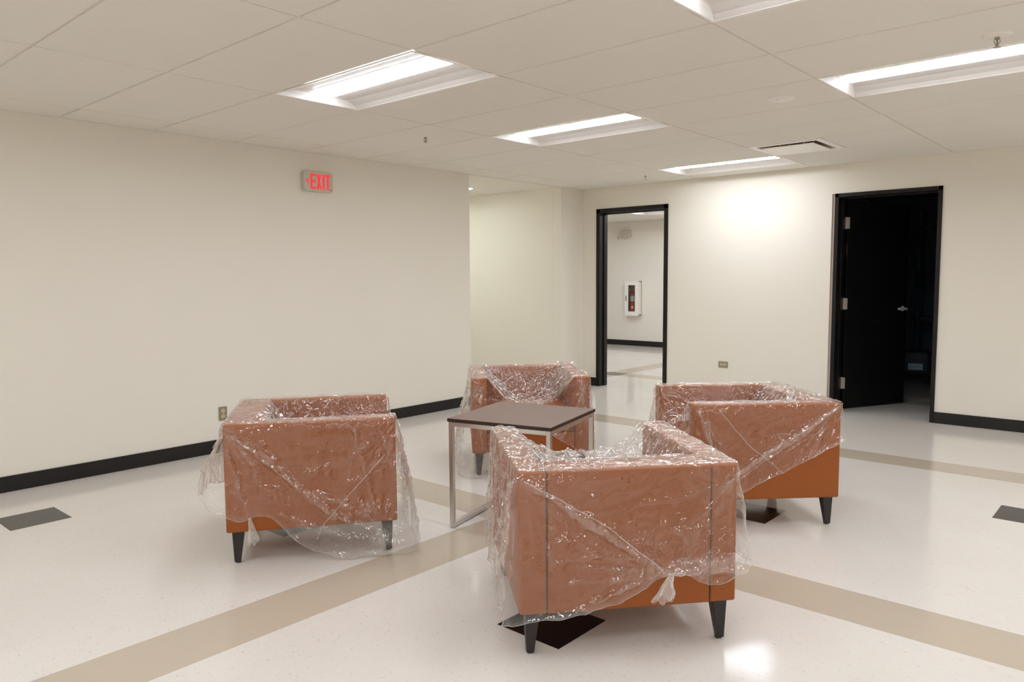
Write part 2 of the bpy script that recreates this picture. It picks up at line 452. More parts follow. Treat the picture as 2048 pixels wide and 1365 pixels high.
bm = bmesh.new(); box(bm, 3.070, 3.078, .15, .19, 1.55, 1.64, bev=.002, seg=1); box(bm, 3.09, 3.10, .185, .19, 1.55, 1.66); obj('closer_bracket', bm, 'leg', d2)
def lever(sgn):
    bm = bmesh.new()
    ybase = -0.0 if sgn < 0 else .044
    rotm = Matrix.Rotation(math.radians(90 if sgn < 0 else -90), 4, 'X')
    lathe(bm, [(.0001, .0), (.028, 0), (.028, .006), (.011, .009), (.011, .05), (.0001, .05)], 20, leafM @ Matrix.Translation((.79, ybase, 1.0)) @ rotm)
    y0 = -.056 if sgn < 0 else .044+.036
    box(bm, .675, .80, y0, y0+.018, .988, 1.012, bev=.006, seg=2, mat=leafM)
    o = obj('door_handle', bm, 'satin', leaf); smooth_by_angle(o)
lever(-1); lever(1)
bm = bmesh.new(); box(bm, .8565, .8585, .010, .034, .95, 1.05, mat=leafM); box(bm, .857, .868, .015, .029, .985, 1.005, bev=.002, seg=1, mat=leafM)
obj('latch_plate', bm, 'hinge', leaf)

# ------------------------------------------------------------------ ceiling lamps
def troffer():
    root = thing('ceiling_light', '', 'ceiling light')
    L, W, Z = 2*T-.004, T-.004, .075
    hl, hw = L/2, W/2
    bm = bmesh.new()                       # flange
    for x0, x1, y0, y1 in ((-hl, hl, -hw, -hw+.014), (-hl, hl, hw-.014, hw), (-hl, -hl+.014, -hw+.014, hw-.014), (hl-.014, hl, -hw+.014, hw-.014)):
        box(bm, x0, x1, y0, y1, -.002, -.0005)
    obj('frame', bm, 'white_enamel', root)
    bm = bmesh.new()                       # curved reflector pan
    il, iw = hl-.014, hw-.014
    lw, ll = .085, il-.060
    prof = [(iw, -.001, 0), (iw-.035, .016, .012), (iw-.10, .034, .028), (lw+.02, .044, .048), (lw, .042, .060)]
    rings = []
    for w, z, e in prof:
        rings.append([bm.verts.new((sx*(il-e), sy_*w, z)) for sx, sy_ in ((-1, -1), (1, -1), (1, 1), (-1, 1))])
    for a, b in zip(rings, rings[1:]):
        for k in range(4): bm.faces.new((a[k], a[(k+1) % 4], b[(k+1) % 4], b[k]))
    o = obj('reflector', bm, 'reflector', root, recalc=False)
    for p in o.data.polygons: p.use_smooth = False
    bm = bmesh.new()                       # rounded lens
    xs = [-ll, ll]; rows = []
    for k in range(9):
        a = math.pi*k/8
        rows.append([bm.verts.new((x, -lw*math.cos(a), .042-.013*math.sin(a))) for x in xs])
    for a, b in zip(rows, rows[1:]): bm.faces.new((a[0], a[1], b[1], b[0]))
    bm.faces.new([r[0] for r in rows]); bm.faces.new([r[1] for r in rows][::-1]); bm.faces.new((rows[0][0], rows[-1][0], rows[-1][1], rows[0][1]))
    obj('lamp_lens', bm, 'lens', root, smooth=False)
    bm = bmesh.new()                       # housing above
    box(bm, -il, il, -iw, iw, .09, .12)
    obj('housing', bm, 'white_enamel', root)
    return root
proto = troffer()
lamp_labels = {
 (0, 0): 'recessed ceiling light, the large one in the picture nearest above the exit sign wall',
 (0, 3): 'recessed ceiling light between the large one and the small one by the vent',
 (0, 7): 'recessed ceiling light, the most distant and thinnest one, beside the square ceiling vent',
 (2, 0): 'recessed ceiling light cut off by the top edge of the picture',
 (2, 3): 'long recessed ceiling light cut off by the right edge of the picture',
 (0, -4): 'recessed ceiling light out of view to the left of the camera', (2, -4): 'recessed ceiling light out of view straight above the camera',
 (4, 3): 'recessed ceiling light out of view beyond the one at the right edge', (4, 0): 'recessed ceiling light out of view to the right of the camera',
 (4, -4): 'recessed ceiling light out of view behind the camera to the right', (0, -8): 'recessed ceiling light out of view at the rear left',
 (2, -8): 'recessed ceiling light out of view at the rear middle', (4, -8): 'recessed ceiling light out of view at the rear right',
 (4, 7): 'recessed ceiling light out of view by the back wall at right'}
for n, (i, j) in enumerate(lamps):
    o = proto if n == 0 else copy_tree(proto)
    o.location = (GX+(i*2+1)*T, GY+(j+.5)*T, H); o['label'] = lamp_labels[(i, j)]; o['group'] = 'recessed lights in the room ceiling'
for (i, j), lab in (((-2, 5), 'recessed ceiling light glimpsed through the open doorway with the extinguisher'), ((0, 2), 'added recessed ceiling light out of view inside the hall near the doorway'), ((-4, 2), 'added recessed ceiling light out of view deep in the hall'), ((-3, 4), 'added recessed ceiling light out of view in the middle of the hall'), ((-1, 1), 'added recessed ceiling light out of view just inside the hall')):
    o = copy_tree(proto); o.location = (GX-.60+(i*2+1)*T, .155+(j+.5)*T, H); o['label'] = lab; o['group'] = 'recessed lights in the hall ceiling'  # all but the glimpsed one are unseen lights added to brighten the hall
o = copy_tree(proto); o.location = (-.55-2*T, -1.68, H); o['label'] = 'recessed ceiling light out of view inside the side corridor'
o.scale = (1, 1, 1)
for c in o.children:
    if c.name.startswith('lamp_lens'):
        c.data = c.data.copy(); c.data.materials[0] = M['lens_green']
o['group'] = 'recessed light in the side corridor'
dl = thing('ceiling_downlight', 'tiny bright round light peeking past the far end of the exit sign wall', 'downlight', (-.835, -1.165, H))
bm = bmesh.new(); lathe(bm, [(.075, .004), (.078, -.006), (.06, -.010), (.055, -.004)], 28); obj('trim_ring', bm, 'white_enamel', dl, smooth=True)
bm = bmesh.new(); lathe(bm, [(.056, -.004), (.05, -.013), (.03, -.019), (.0001, -.021)], 24); obj('lamp_lens', bm, 'lens_green', dl, smooth=True)

# ------------------------------------------------------------------ ceiling diffuser
vx, vy = GX+2*T+T/2, GY+6.5*T
v = thing('ceiling_vent', 'square white air diffuser with hanging centre plate by the back wall', 'vent', (vx, vy, H))
bm = bmesh.new(); q = T/2-.008
for x0, x1, y0, y1 in ((-q, q, -q, -q+.05), (-q, q, q-.05, q), (-q, -q+.05, -q+.05, q-.05), (q-.05, q, -q+.05, q-.05)):
    box(bm, x0, x1, y0, y1, -.006, .006, bev=.002, seg=1)
obj('frame', bm, 'diffwhite', v)
bm = bmesh.new(); a_, b_ = q-.05, .16; ringz = []
for w, z in ((a_, .004), (a_-.03, .03), (b_, .10), (b_, .15)):
    ringz.append([bm.verts.new((sx*w, sy_*w, z)) for sx, sy_ in ((-1, -1), (1, -1), (1, 1), (-1, 1))])
for a, b in zip(ringz, ringz[1:]):
    for k in range(4): bm.faces.new((a[k], a[(k+1) % 4], b[(k+1) % 4], b[k]))
bm.faces.new(ringz[-1]); obj('throat', bm, 'void', v)
bm = bmesh.new(); box(bm, -.215, .215, -.215, .215, -.018, -.011, bev=.003, seg=2)
for sx in (-1, 1):
    for sy_ in (-1, 1): box(bm, sx*.10-.006, sx*.10+.006, sy_*.10-.006, sy_*.10+.006, -.012, .07)
obj('centre_plate', bm, 'diffwhite', v)

# ------------------------------------------------------------------ sprinklers
def sprinkler(x, y, lab, r=.036, drop=.05, metal='steel'):
    s = thing('sprinkler_head', lab, 'sprinkler', (x, y, H), random.random()*3, 'fire sprinklers in the ceiling')
    bm = bmesh.new(); lathe(bm, [(r, .0), (r, -.003), (r*.7, -.010), (.014, -.012), (.0001, -.012)], 28); obj('escutcheon', bm, 'white_enamel', s, smooth=True)
    bm = bmesh.new(); lathe(bm, [(.0001, -.010), (.011, -.010), (.010, -.022), (.004, -.024), (.004, -drop+.006), (.0001, -drop+.006)], 12)
    for sg in (-1, 1): tube(bm, [(sg*.009, 0, -.018), (sg*.013, 0, -.03), (sg*.003, 0, -drop+.004)], .0022, 5)
    obj('frame_arms', bm, metal, s)
    bm = bmesh.new()
    lathe(bm, [(.0001, -drop+.004), (.006, -drop+.004), (.016, -drop+.001), (.016, -drop), (.0001, -drop)], 16); obj('deflector', bm, metal, s)
sprinkler(1.263, -3.728, 'small dark sprinkler head on the ceiling left of the middle ceiling light', metal='plate')
sprinkler(4.903, -3.578, 'sprinkler head above the long ceiling light at the right edge', r=.062, drop=.055, metal='plate')
sprinkler(1.306, -.668, 'tiny distant sprinkler head left of the thinnest ceiling light', r=.02, metal='plate')
s = thing('ceiling_disc', 'flat round white disc on the ceiling left of the long right light', 'ceiling disc', (3.712, -3.057, H))
bm = bmesh.new(); lathe(bm, [(.088, 0), (.088, -.004), (.078, -.009), (.07, -.006), (.0001, -.006)], 40); obj('ring', bm, 'white_enamel', s, smooth=True)
bm = bmesh.new(); lathe(bm, [(.03, -.006), (.026, -.016), (.012, -.02), (.0001, -.02)], 24); obj('centre_cap', bm, 'diffwhite', s, smooth=True)

# ------------------------------------------------------------------ exit sign (faces +x on the left wall)
ES = thing('exit_sign', 'lit EXIT sign with red letters and left arrow on the long wall', 'exit sign', (0.0, -3.852, 2.175))
def sx_box(bm, y0, y1, z0, z1, x0, x1, bev=0, seg=2): box(bm, x0, x1, y0, y1, z0, z1, bev, seg)
SW, SH = .292, .170
def rounded_plate(bm, w, h, r, x0, x1, inset=0.0):
    pts = []
    for cx_, cz_, a0 in ((w/2-r, h/2-r, 0), (-w/2+r, h/2-r, 90), (-w/2+r, -h/2+r, 180), (w/2-r, -h/2+r, 270)):
        for k in range(7):
            a = math.radians(a0+15*k); pts.append((cx_+r*math.cos(a), cz_+r*math.sin(a)))
    def ring(x, s): return [bm.verts.new((x, y*s, z*s)) for y, z in pts]
    A = ring(x0, 1); B = ring(x1-.006, 1); Cc = ring(x1, .97)
    n = len(pts)
    for a, b in ((A, B), (B, Cc)):
        for k in range(n): bm.faces.new((a[k], a[(k+1) % n], b[(k+1) % n], b[k]))
    bm.faces.new(A[::-1]); bm.faces.new(Cc)
bm = bmesh.new(); rounded_plate(bm, SW, SH, .026, 0, .046); o = obj('housing', bm, 'sign', ES); smooth_by_angle(o, 30)
fx = .0462
def stroke(bm, a, b, w):
    a = Vector(a); b = Vector(b); d = (b-a).normalized(); n = Vector((-d.y, d.x))*w/2
    P = [a-n, b-n, b+n, a+n]
    lo = [bm.verts.new((fx-.002, p.x, p.y)) for p in P]; hi = [bm.verts.new((fx+.0015, p.x, p.y)) for p in P]
    bm.faces.new(hi); bm.faces.new(lo[::-1])
    for k in range(4): bm.faces.new((lo[k], lo[(k+1) % 4], hi[(k+1) % 4], hi[k]))
w = .0185; zt, zb = .064, -.064
def gl(fn):
    bm = bmesh.new(); fn(bm); obj('letter', bm, 'exit_red', ES)
# y grows to the right as seen from the room
x0 = -.083
gl(lambda b: [stroke(b, (x0+w/2, zb), (x0+w/2, zt), w), stroke(b, (x0+w, zt-w/2), (x0+.049, zt-w/2), w), stroke(b, (x0+w, 0), (x0+.049, 0), w), stroke(b, (x0+w, zb+w/2), (x0+.049, zb+w/2), w)])
x1 = -.024
gl(lambda b: [stroke(b, (x1+w/2, zb), (x1+.05-w/2, zt), w*.95), stroke(b, (x1+.05-w/2, zb), (x1+w/2, zt), w*.95)])
x2 = .037
gl(lambda b: [stroke(b, (x2+w/2, zb), (x2+w/2, zt), w)])
x3 = .066
gl(lambda b: [stroke(b, (x3+.0235, zb), (x3+.0235, zt-w), w), stroke(b, (x3, zt-w/2), (x3+.047, zt-w/2), w)])
bm = bmesh.new(); stroke(bm, (-.124, 0), (-.098, .019), .009); stroke(bm, (-.124, 0), (-.098, -.019), .009); obj('chevron', bm, 'exit_red', ES)
bm = bmesh.new(); box(bm, .044, .0475, .112, .124, -.066, -.060); obj('test_button', bm, 'dark', ES)

# ------------------------------------------------------------------ outlets
def outlet(name, label, loc, rot):
    r = thing(name, label, 'power outlet', loc); r.rotation_euler = rot
    bm = bmesh.new(); box(bm, -.034, .034, -.008, 0, -.055, .055, bev=.003, seg=2); obj('cover_plate', bm, 'plate', r)
    for sg in (-1, 1):
        bm = bmesh.new()
        lathe(bm, [(.0165, 0), (.0165, .003), (.015, .004), (.0001, .004)], 24, Matrix.Translation((0, -.007, sg*.0205)) @ Matrix.Rotation(math.pi/2, 4, 'X'))
        s_ = obj('socket', bm, 'ivory', r)
        bm = bmesh.new()
        for dx in (-.006, .006): box(bm, dx-.0012, dx+.0012, -.0118, -.0105, sg*.0205, sg*.0205+.008)
        box(bm, -.002, .002, -.0118, -.0105, sg*.0205-.009, sg*.0205-.005); obj('slots', bm, 'dark', s_)
    bm = bmesh.new(); lathe(bm, [(.003, 0), (.003, .001), (.0001, .0015)], 10, Matrix.Translation((0, -.008, 0)) @ Matrix.Rotation(math.pi/2, 4, 'X')); obj('screw', bm, 'steel', r)
outlet('wall_outlet', 'upright double power outlet low on the long exit sign wall', (0, -4.768, .303), (0, 0, math.pi/2))
outlet('wall_outlet', 'sideways double power outlet low on the back wall between the doors', (1.897, 0, .388), (0, math.pi/2, 0))

# ------------------------------------------------------------------ things in the hall
fc = thing('extinguisher_cabinet', 'white glazed cabinet on the hall wall seen through the open doorway', 'cabinet', (-2.34, 4.93, .93))
bm = bmesh.new(); cw, chh, cdp = .30, .66, .11
box(bm, -cw/2, cw/2, -.01, 0, -chh/2, chh/2)
for x0, x1, z0, z1 in ((-cw/2, -cw/2+.012, -chh/2, chh/2), (cw/2-.012, cw/2, -chh/2, chh/2), (-cw/2, cw/2, -chh/2, -chh/2+.012), (-cw/2, cw/2, chh/2-.012, chh/2)):
    box(bm, x0, x1, -cdp, 0, z0, z1)
obj('body', bm, 'white_enamel', fc)
bm = bmesh.new(); box(bm, -cw/2+.012, cw/2-.012, -.013, -.010, -chh/2+.012, chh/2-.012); obj('lining', bm, 'cab_in', fc)
bm = bmesh.new()
for x0, x1, z0, z1 in ((-cw/2-.005, -.078, -chh/2-.005, chh/2+.005), (.078, cw/2+.005, -chh/2-.005, chh/2+.005), (-.078, .078, -chh/2-.005, -.255), (-.078, .078, .255, chh/2+.005)):
    box(bm, x0, x1, -cdp-.014, -cdp, z0, z1)
dr = obj('door', bm, 'white_enamel', fc)
bm = bmesh.new(); box(bm, -.079, .079, -cdp-.008, -cdp-.005, -.256, .256); obj('pane', bm, 'glass', dr)
bm = bmesh.new(); box(bm, -.128, -.108, -cdp-.026, -cdp-.014, -.05, .05, bev=.003, seg=1); obj('pull_handle', bm, 'plate', dr)
fe = thing('fire_extinguisher', 'red fire extinguisher standing inside the white wall cabinet', 'fire extinguisher', (-2.345, 4.93-.062, .93-chh/2+.013))
R_ = .050
bm = bmesh.new(); lathe(bm, [(.0001, 0), (R_*.9, 0), (R_, .01), (R_, .36), (R_*.8, .395), (.018, .415), (.018, .43), (.0001, .43)], 24); obj('cylinder', bm, 'red_paint', fe, smooth=True)
bm = bmesh.new(); lathe(bm, [(.0001, .43), (.016, .43), (.016, .455), (.0001, .455)], 12); box(bm, -.05, .03, -.01, .01, .455, .468, bev=.002, seg=1); box(bm, -.055, .01, -.008, .008, .478, .486, bev=.002, seg=1); obj('valve', bm, 'red_paint', fe)
bm = bmesh.new(); tube(bm, [(-.02, -.01, .445), (-.05, -.015, .43), (-.064, -.02, .38), (-.064, -.02, .2), (-.062, -.02, .13)], [.008, .008, .008, .009, .014], 8); obj('hose', bm, 'rubber', fe)
bm = bmesh.new(); lathe(bm, [(R_+.001, .26), (R_+.001, .36)], 24); 
obj('label_band', bm, 'gauge', fe, smooth=True)
bm = bmesh.new(); box(bm, .0, .034, -R_-.003, -R_+.012, .12, .17); obj('inspection_tag', bm, 'paper', fe)
em = thing('emergency_light', 'twin head emergency light high on the hall wall through the doorway', 'emergency light', (-2.56, 4.93, 2.17))
bm = bmesh.new(); box(bm, -.10, .13, -.07, 0, -.06, .075, bev=.01, seg=2); obj("housing", bm, "sign", em)
for x in (-.09, .06):
    bm = bmesh.new(); lathe(bm, [(.0001, 0), (.02, 0), (.036, .05), (.036, .056), (.0001, .05)], 18, Matrix.Translation((x, -.06, -.04)) @ Matrix.Rotation(math.radians(115), 4, 'X')); obj('lamp_head', bm, 'sign', em, smooth=True)

# ------------------------------------------------------------------ the unlit storeroom
eq_ = thing('floor_machine', 'dark floor machine with a pale label plate, dim beyond the dark door', 'machine', (3.2, 2.6, 0), math.radians(12))
bm = bmesh.new(); box(bm, -.16, .14, -.14, .2, .14, .42, bev=.04, seg=3); obj('body', bm, 'machine', eq_, smooth=True)
bm = bmesh.new(); box(bm, -.09, .07, -.146, -.139, .19, .27, mat=Matrix.Rotation(0, 4, 'Y')); obj('label_plate', bm, 'bluelabel', eq_)
bm = bmesh.new(); tube(bm, [(.1, 0, .36), (.35, -.02, .5), (.55, 0, .58)], .025, 8); obj('handle', bm, 'rubber', eq_)
bm = bmesh.new(); tube(bm, [(.1, 0, .25), (.4, .05, .28), (.62, .05, .25)], .03, 8); obj('hose', bm, 'rubber', eq_)
for x, y in ((-.12, -.1), (.1, -.1), (.1, .16), (-.12, .16)):
    bm = bmesh.new(); tube(bm, [(x*.7, y*.7, .16), (x*1.1, y*1.1, .09), (x*1.7, y*1.5, .02)], .018, 6); obj('foot', bm, 'rubber', eq_)
sh = thing('metal_shelf', 'dark shelving unit barely visible high inside the unlit room', 'shelf', (3.5, 3.6, 0))
for x, y in ((-.55, -.2), (.55, -.2), (.55, .2), (-.55, .2)):
    bm = bmesh.new(); box(bm, x-.02, x+.02, y-.02, y+.02, 0, 2.2); obj('post', bm, 'machine', sh)
for z in (.1, .75, 1.4, 1.95):
    bm = bmesh.new(); box(bm, -.57, .57, -.22, .22, z, z+.04); obj('shelf_board', bm, 'machine', sh)

# ------------------------------------------------------------------ end table
TB = thing('end_table', 'square dark brown end table on a silver tube frame between the armchairs', 'table', (2.893, -4.509, 0), math.radians(14.0))
bm = bmesh.new(); box(bm, -.3035, .3035, -.3035, .3035, .588, .603, bev=.001, seg=1); obj('tabletop', bm, 'laminate', TB)
bm = bmesh.new()
for x0, x1, y0, y1 in ((-.305, .305, -.305, -.3037), (-.305, .305, .3037, .305), (-.305, -.3037, -.3037, .3037), (.3037, .305, -.3037, .3037)): box(bm, x0, x1, y0, y1, .585, .6025)
box(bm, -.3037, .3037, -.3037, .3037, .585, .5878)
obj('edge_band', bm, 'edge', TB)
t_ = .024; e_ = .300
for sx in (-1, 1):
    for sy_ in (-1, 1):
        x0 = sx*e_-(t_ if sx > 0 else 0); y0 = sy_*e_-(t_ if sy_ > 0 else 0)
        bm = bmesh.new(); box(bm, x0, x0+t_, y0, y0+t_, .004, .584, bev=.0015, seg=1); obj('leg', bm, 'steel', TB)
bm = bmesh.new()
for sg in (-1, 1):
    y0 = sg*e_-(t_ if sg > 0 else 0); box(bm, -e_+t_, e_-t_, y0, y0+t_, .56, .584, bev=.0015, seg=1)
    x0 = sg*e_-(t_ if sg > 0 else 0); box(bm, x0, x0+t_, -e_+t_, e_-t_, .56, .584, bev=.0015, seg=1)
obj('top_rail', bm, 'steel', TB)
for sg in (-1, 1):
    bm = bmesh.new(); x0 = sg*e_-(t_ if sg > 0 else 0); box(bm, x0, x0+t_, -e_+t_, e_-t_, .004, .028, bev=.0015, seg=1); obj('floor_rail', bm, 'steel', TB)
for sx in (-1, 1):
    for sy_ in (-1, 1):
        bm = bmesh.new(); lathe(bm, [(.0001, 0), (.009, 0), (.009, .005), (.0001, .005)], 10, Matrix.Translation((sx*(e_-.012), sy_*(e_-.04), 0)))
        obj('glide', bm, 'rubber', TB)

# ------------------------------------------------------------------ armchairs
# local frame: +x to the front, +y to the sitter's left
CW, CD, CZB, CZT = .806, .80, .158, .672
AT, BT, SEAT = .100, .155, .43
def cushion(bm, x0, x1, y0, y1, z0, z1, bev, crown=0, seg=4):
    t = bmesh.new(); bmesh.ops.create_cube(t, size=1)
    for v in t.verts: v.co = Vector(((x0+x1)/2+v.co.x*(x1-x0), (y0+y1)/2+v.co.y*(y1-y0), (z0+z1)/2+v.co.z*(z1-z0)))
    bmesh.ops.subdivide_edges(t, edges=list(t.edges), cuts=6, use_grid_fill=True)
    ed = [e for e in t.edges if len(e.link_faces) == 2 and e.link_faces[0].normal.angle(e.link_faces[1].normal) > .5]
    bmesh.ops.bevel(t, geom=ed, offset=bev, segments=seg, profile=.5, affect='EDGES')
    for v in t.verts:
        fx_ = (v.co.x-(x0+x1)/2)/((x1-x0)/2); fy_ = (v.co.y-(y0+y1)/2)/((y1-y0)/2)
        if crown and v.co.z > (z0+z1)/2: v.co.z += crown*(1-fx_**2)*(1-fy_**2)
    join(bm, t)
def armchair():
    r = thing('armchair', '', 'armchair')
    hw, hd = CW/2, CD/2
    for sg in (-1, 1):
        bm = bmesh.new(); y0, y1 = sorted((sg*hw, sg*(hw-AT)))
        cushion(bm, -hd, hd, y0, y1, CZB, CZT, .009); o = obj('armrest', bm, 'leather', r, smooth=True)
        b2 = bmesh.new(); box(b2, -hd+.02, hd-.02, sg*(hw-.02) if sg < 0 else hw-.021, sg*(hw-.021) if sg < 0 else hw-.02, CZB, CZB+.001)
        b2.free()
    bm = bmesh.new(); cushion(bm, -hd, -hd+BT, -hw+AT, hw-AT, CZB, CZT, .006); obj('backrest', bm, 'leather', r, smooth=True)
    bm = bmesh.new(); cushion(bm, -hd+BT, hd-.004, -hw+AT+.002, hw-AT-.002, CZB+.002, .295, .010); obj('seat_base', bm, 'leather', r, smooth=True)
    bm = bmesh.new(); cushion(bm, -hd+BT, hd+.004, -hw+AT+.003, hw-AT-.003, .297, SEAT-.012, .02, .014); obj('seat', bm, 'leather', r, smooth=True)
    for sg in (-1, 1):                                 # stitched seams of the back
        bm = bmesh.new(); yy = sg*(hw-AT)
        tube(bm, [(-hd+.0015, yy, CZB+.012), (-hd+.0010, yy, .4), (-hd+.0015, yy, CZT-.014), (-hd+.006, yy, CZT-.006), (-hd+.014, yy, CZT-.0015), (-hd+BT-.015, yy, CZT-.0015)], .0022, 6)
        obj('seam', bm, 'seam', r)
    for sx in (-1, 1):
        for sy_ in (-1, 1):
            bm = bmesh.new(); t = bmesh.new()
            bmesh.ops.create_cube(t, size=1)
            for v in t.verts:
                top = v.co.z > 0; ox = v.co.x*sx > 0; oy = v.co.y*sy_ > 0
                # outer corner drops nearly straight, the inner faces taper
                X = .378 if ox else (.322 if top else .344); Y = .380 if oy else (.324 if top else .346)
                if not top: X -= .006*ox; Y -= .006*oy
                v.co = Vector((sx*X, sy_*Y, CZB+.002 if top else .006))
            bmesh.ops.bevel(t, geom=list(t.edges), offset=.003, segments=2, profile=.5, affect='EDGES'); join(bm, t)
            o = obj('leg', bm, 'leg', r)
            b2 = bmesh.new(); box(b2, sx*.355-.010, sx*.355+.010, sy_*.357-.010, sy_*.357+.010, 0, .008); obj('glide', b2, 'rubber', o)
    return r
PLACES = {'F': (3.8358, -5.1198, 139.756), 'L': (2.1747, -5.3760, 54.394), 'R': (3.6884, -3.4916, 225.11), 'B': (2.0283, -3.4750, -44.327)}
chair_labels = {
 'F': 'tan leather armchair nearest the camera, seen from behind',
 'L': 'tan leather armchair at the left, its side to the camera, by the wall outlet',
 'R': 'tan leather armchair at the right, in front of the dark door',
 'B': 'tan leather armchair facing the camera behind the end table'}
proto = armchair()
for n, k in enumerate('FLRB'):
    o = proto if n == 0 else copy_tree(proto)
    x, y, a = PLACES[k]; o.location = (x, y, 0); o.rotation_euler = (0, 0, math.radians(a))
    o['label'] = chair_labels[k]; o['group'] = 'tan armchairs around the end table'

# ------------------------------------------------------------------ plastic covers
def lerp_tab(tab, x):
    if x <= tab[0][0]: return tab[0][1:]
    for a, b in zip(tab, tab[1:]):
        if x <= b[0]:
            t = (x-a[0])/(b[0]-a[0]); return [p+(q-p)*t for p, q in zip(a[1:], b[1:])]
    return tab[-1][1:]
def smooth01(x): x = max(0, min(1, x)); return x*x*(3-2*x)
def ridged(p):
    n = noise.noise(p); return 1-min(1, abs(n)*3.2)
# side order around the loop: back (x=-), left (y=+), front (x=+), right (y=-)
def perimeter(step):
    hx, hy, r = CD/2+.004, CW/2+.004, .022
    P = []
    def seg(a, b, nrm, side):
        n = max(2, int((Vector(b)-Vector(a)).length/step))
        for k in range(n):
            p = Vector(a).lerp(Vector(b), k/n); P.append((p, Vector(nrm), side))
    def arc(c, a0, side, s2):
        for k in range(5):
            a = math.radians(a0-90*k/5); n = Vector((math.cos(a), math.sin(a)))
            P.append((Vector(c)+n*r, n, side if k < 3 else s2))
    # clockwise seen from above starting at back/right corner
    seg((-hx, -hy+r), (-hx, hy-r), (-1, 0), 'back'); arc((-hx+r, hy-r), 180, 'back', 'left')
    seg((-hx+r, hy), (hx-r, hy), (0, 1), 'left'); arc((hx-r, hy-r), 90, 'left', 'front')
    seg((hx, hy-r), (hx, -hy+r), (1, 0), 'front'); arc((hx-r, -hy+r), 0, 'front', 'right')
    seg((hx-r, -hy), (-hx+r, -hy), (0, -1), 'right'); arc((-hx+r, -hy+r), -90, 'right', 'back')
    return P
PER = perimeter(.0085)
def side_coord(p, side):            # s grows to the sitter's right for back/front, f grows to the front for left/right
    return (-p.y) if side in ('back', 'front') else p.x
def cavity_drop(x, y, depth, dk):
    inn = CW/2-AT
    d = min(inn-abs(y)+.002, x+CD/2-BT+.002)
    if d <= 0: return 0
    full = (CZT-SEAT-.018)*depth
    return full*(1-math.exp(-(d/dk)**1.35))
